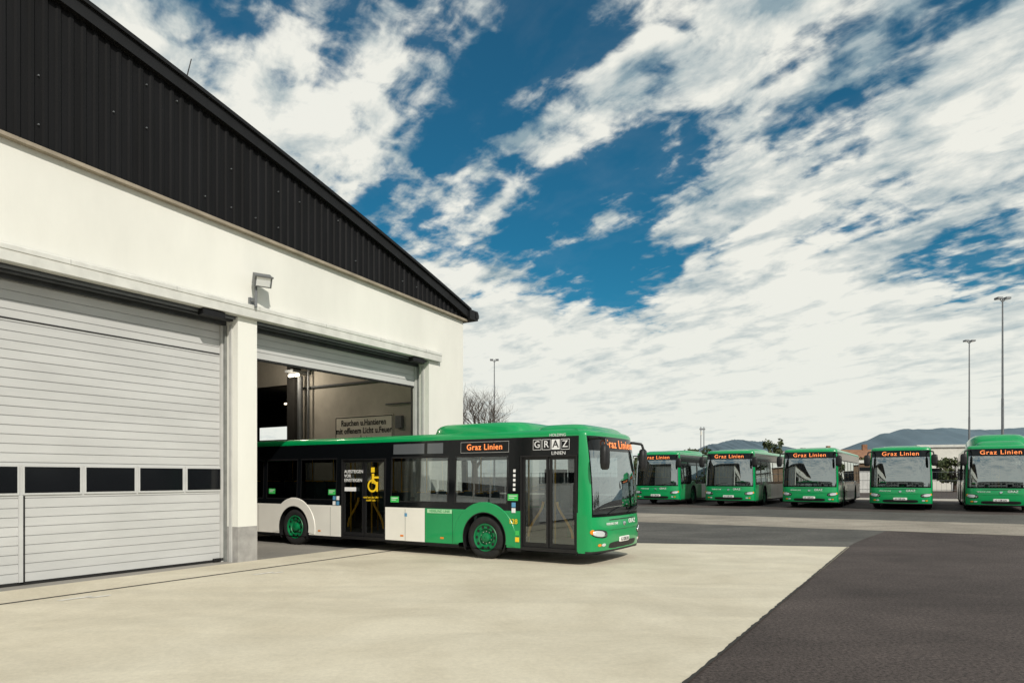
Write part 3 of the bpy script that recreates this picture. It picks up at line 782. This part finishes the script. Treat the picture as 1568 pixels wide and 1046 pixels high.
comb=nn(nt,'ShaderNodeCombineXYZ'); L(cx,comb.inputs[0]); L(cy,comb.inputs[1])
def noise(rot,scl,scale,detail,rough,dist,loc=(0,0,0)):
    mp=nn(nt,'ShaderNodeMapping')
    r=nn(nt,'ShaderNodeVectorRotate'); r.rotation_type='Z_AXIS'; r.inputs['Angle'].default_value=rot; L(comb.outputs[0],r.inputs['Vector'])
    mp.inputs['Scale'].default_value=(*scl,1); mp.inputs['Location'].default_value=loc; L(r.outputs[0],mp.inputs['Vector'])
    n=nn(nt,'ShaderNodeTexNoise'); n.inputs['Scale'].default_value=scale; n.inputs['Detail'].default_value=detail; n.inputs['Roughness'].default_value=rough; n.inputs['Distortion'].default_value=dist
    L(mp.outputs[0],n.inputs['Vector']); return n.outputs['Fac']
sa=-math.atan2(.835,-.55)
nA=noise(sa,(.6,1.25),2.9,6,.55,.25,(3.1,1.7,0))
nB=noise(sa,(1.0,1.1),12.0,5,.55,.25,(1.1,5.7,2))
nC=noise(sa,(.5,1.6),5.2,5,.55,.3,(7.1,2.7,4))
d=mth('ADD',mth('MULTIPLY',nA,.36),mth('ADD',mth('MULTIPLY',nB,.34),mth('MULTIPLY',nC,.30)))
d=mth('ADD',d,mrange(sep.outputs['Z'],.08,.36,.17,.022))
def spot(x,y,rad,amt,dcur):
    v=Vector(((x-784)/F,1,(730-y)/F)).normalized()
    n=nn(nt,'ShaderNodeVectorMath',operation='DOT_PRODUCT'); L(tc.outputs['Generated'],n.inputs[0]); n.inputs[1].default_value=v
    k=mrange(n.outputs['Value'],math.cos(math.atan(rad/F)),1.0,0,amt)
    return mth('ADD',dcur,k)
for (x,y,r,a) in((300,30,90,-.06),(420,20,130,-.08),(560,20,120,-.06),(730,30,130,-.06),(880,20,110,-.05),(1080,30,110,-.03),
                 (640,212,80,-.06),(720,225,85,-.09),(770,370,80,-.06),(850,335,90,-.07),(940,280,100,-.09),(1020,235,90,-.08),(790,418,70,-.06),(890,432,90,-.11),(980,430,90,-.11),(820,130,100,-.04),
                 (610,350,80,-.07),(690,365,60,-.06),(1310,150,140,-.04),(1340,300,120,-.035),(1430,388,100,-.06),(1540,385,100,-.06),(1060,400,70,-.04),
                 (400,150,140,.05),(480,140,120,.04),(570,160,110,.045),(560,270,90,.04),(1150,170,120,.03),(1450,60,200,.04),(1500,230,160,.05),(200,20,80,.06),(800,500,140,.05),(1200,470,220,.06),(1200,320,120,.04),(620,100,100,.02)):
    d=spot(x,y,r,a,d)
mask=mrange(d,.43,.555,0.04,1)
shade=noise(sa,(.7,1.1),5.5,6,.6,.3,(9,4,1))
sh2=mth('ADD',mth('MULTIPLY',shade,.55),mth('MULTIPLY',d,.45))
cr=nn(nt,'ShaderNodeValToRGB'); L(sh2,cr.inputs['Fac']); e=cr.color_ramp.elements; e[0].position=.44; e[0].color=(.28,.38,.43,1); e[1].position=.58; e[1].color=(.86,.86,.79,1)
mixl=nn(nt,'ShaderNodeMixRGB'); L(mrange(sep.outputs['Z'],.04,.34,.70,.0),mixl.inputs[0]); L(cr.outputs[0],mixl.inputs[1]); mixl.inputs[2].default_value=(.80,.83,.77,1)
cs=nn(nt,'ShaderNodeVectorMath',operation='SCALE'); L(mixl.outputs[0],cs.inputs[0]); cs.inputs['Scale'].default_value=10.0
tint=nn(nt,'ShaderNodeVectorMath',operation='MULTIPLY'); L(sky.outputs[0],tint.inputs[0]); tint.inputs[1].default_value=(.06,.58,.66)
mx=nn(nt,'ShaderNodeMixRGB'); L(mask,mx.inputs[0]); L(tint.outputs[0],mx.inputs[1]); L(cs.outputs[0],mx.inputs[2])
bg=nn(nt,'ShaderNodeBackground'); bg.inputs[1].default_value=.10; L(mx.outputs[0],bg.inputs[0]); wo=nn(nt,'ShaderNodeOutputWorld'); L(bg.outputs[0],wo.inputs[0])
sl_=bpy.data.lights.new('sun','SUN'); sl_.energy=3.6; sl_.angle=math.radians(.7); sl_.color=(1,.935,.83)
so=bpy.data.objects.new('sun',sl_); scene.collection.objects.link(so); so.rotation_euler=SD.to_track_quat('Z','Y').to_euler()
# ---------------- camera
c=bpy.data.cameras.new('camera'); co=bpy.data.objects.new('camera',c); scene.collection.objects.link(co); scene.camera=co
c.lens=24; c.sensor_width=36; c.shift_y=207/1568; c.clip_end=12000; c.clip_start=.1
co.location=(0,0,EYE); co.rotation_euler=(math.pi/2,0,0)
scene.view_settings.view_transform='Standard'; scene.view_settings.look='None'; scene.view_settings.exposure=0
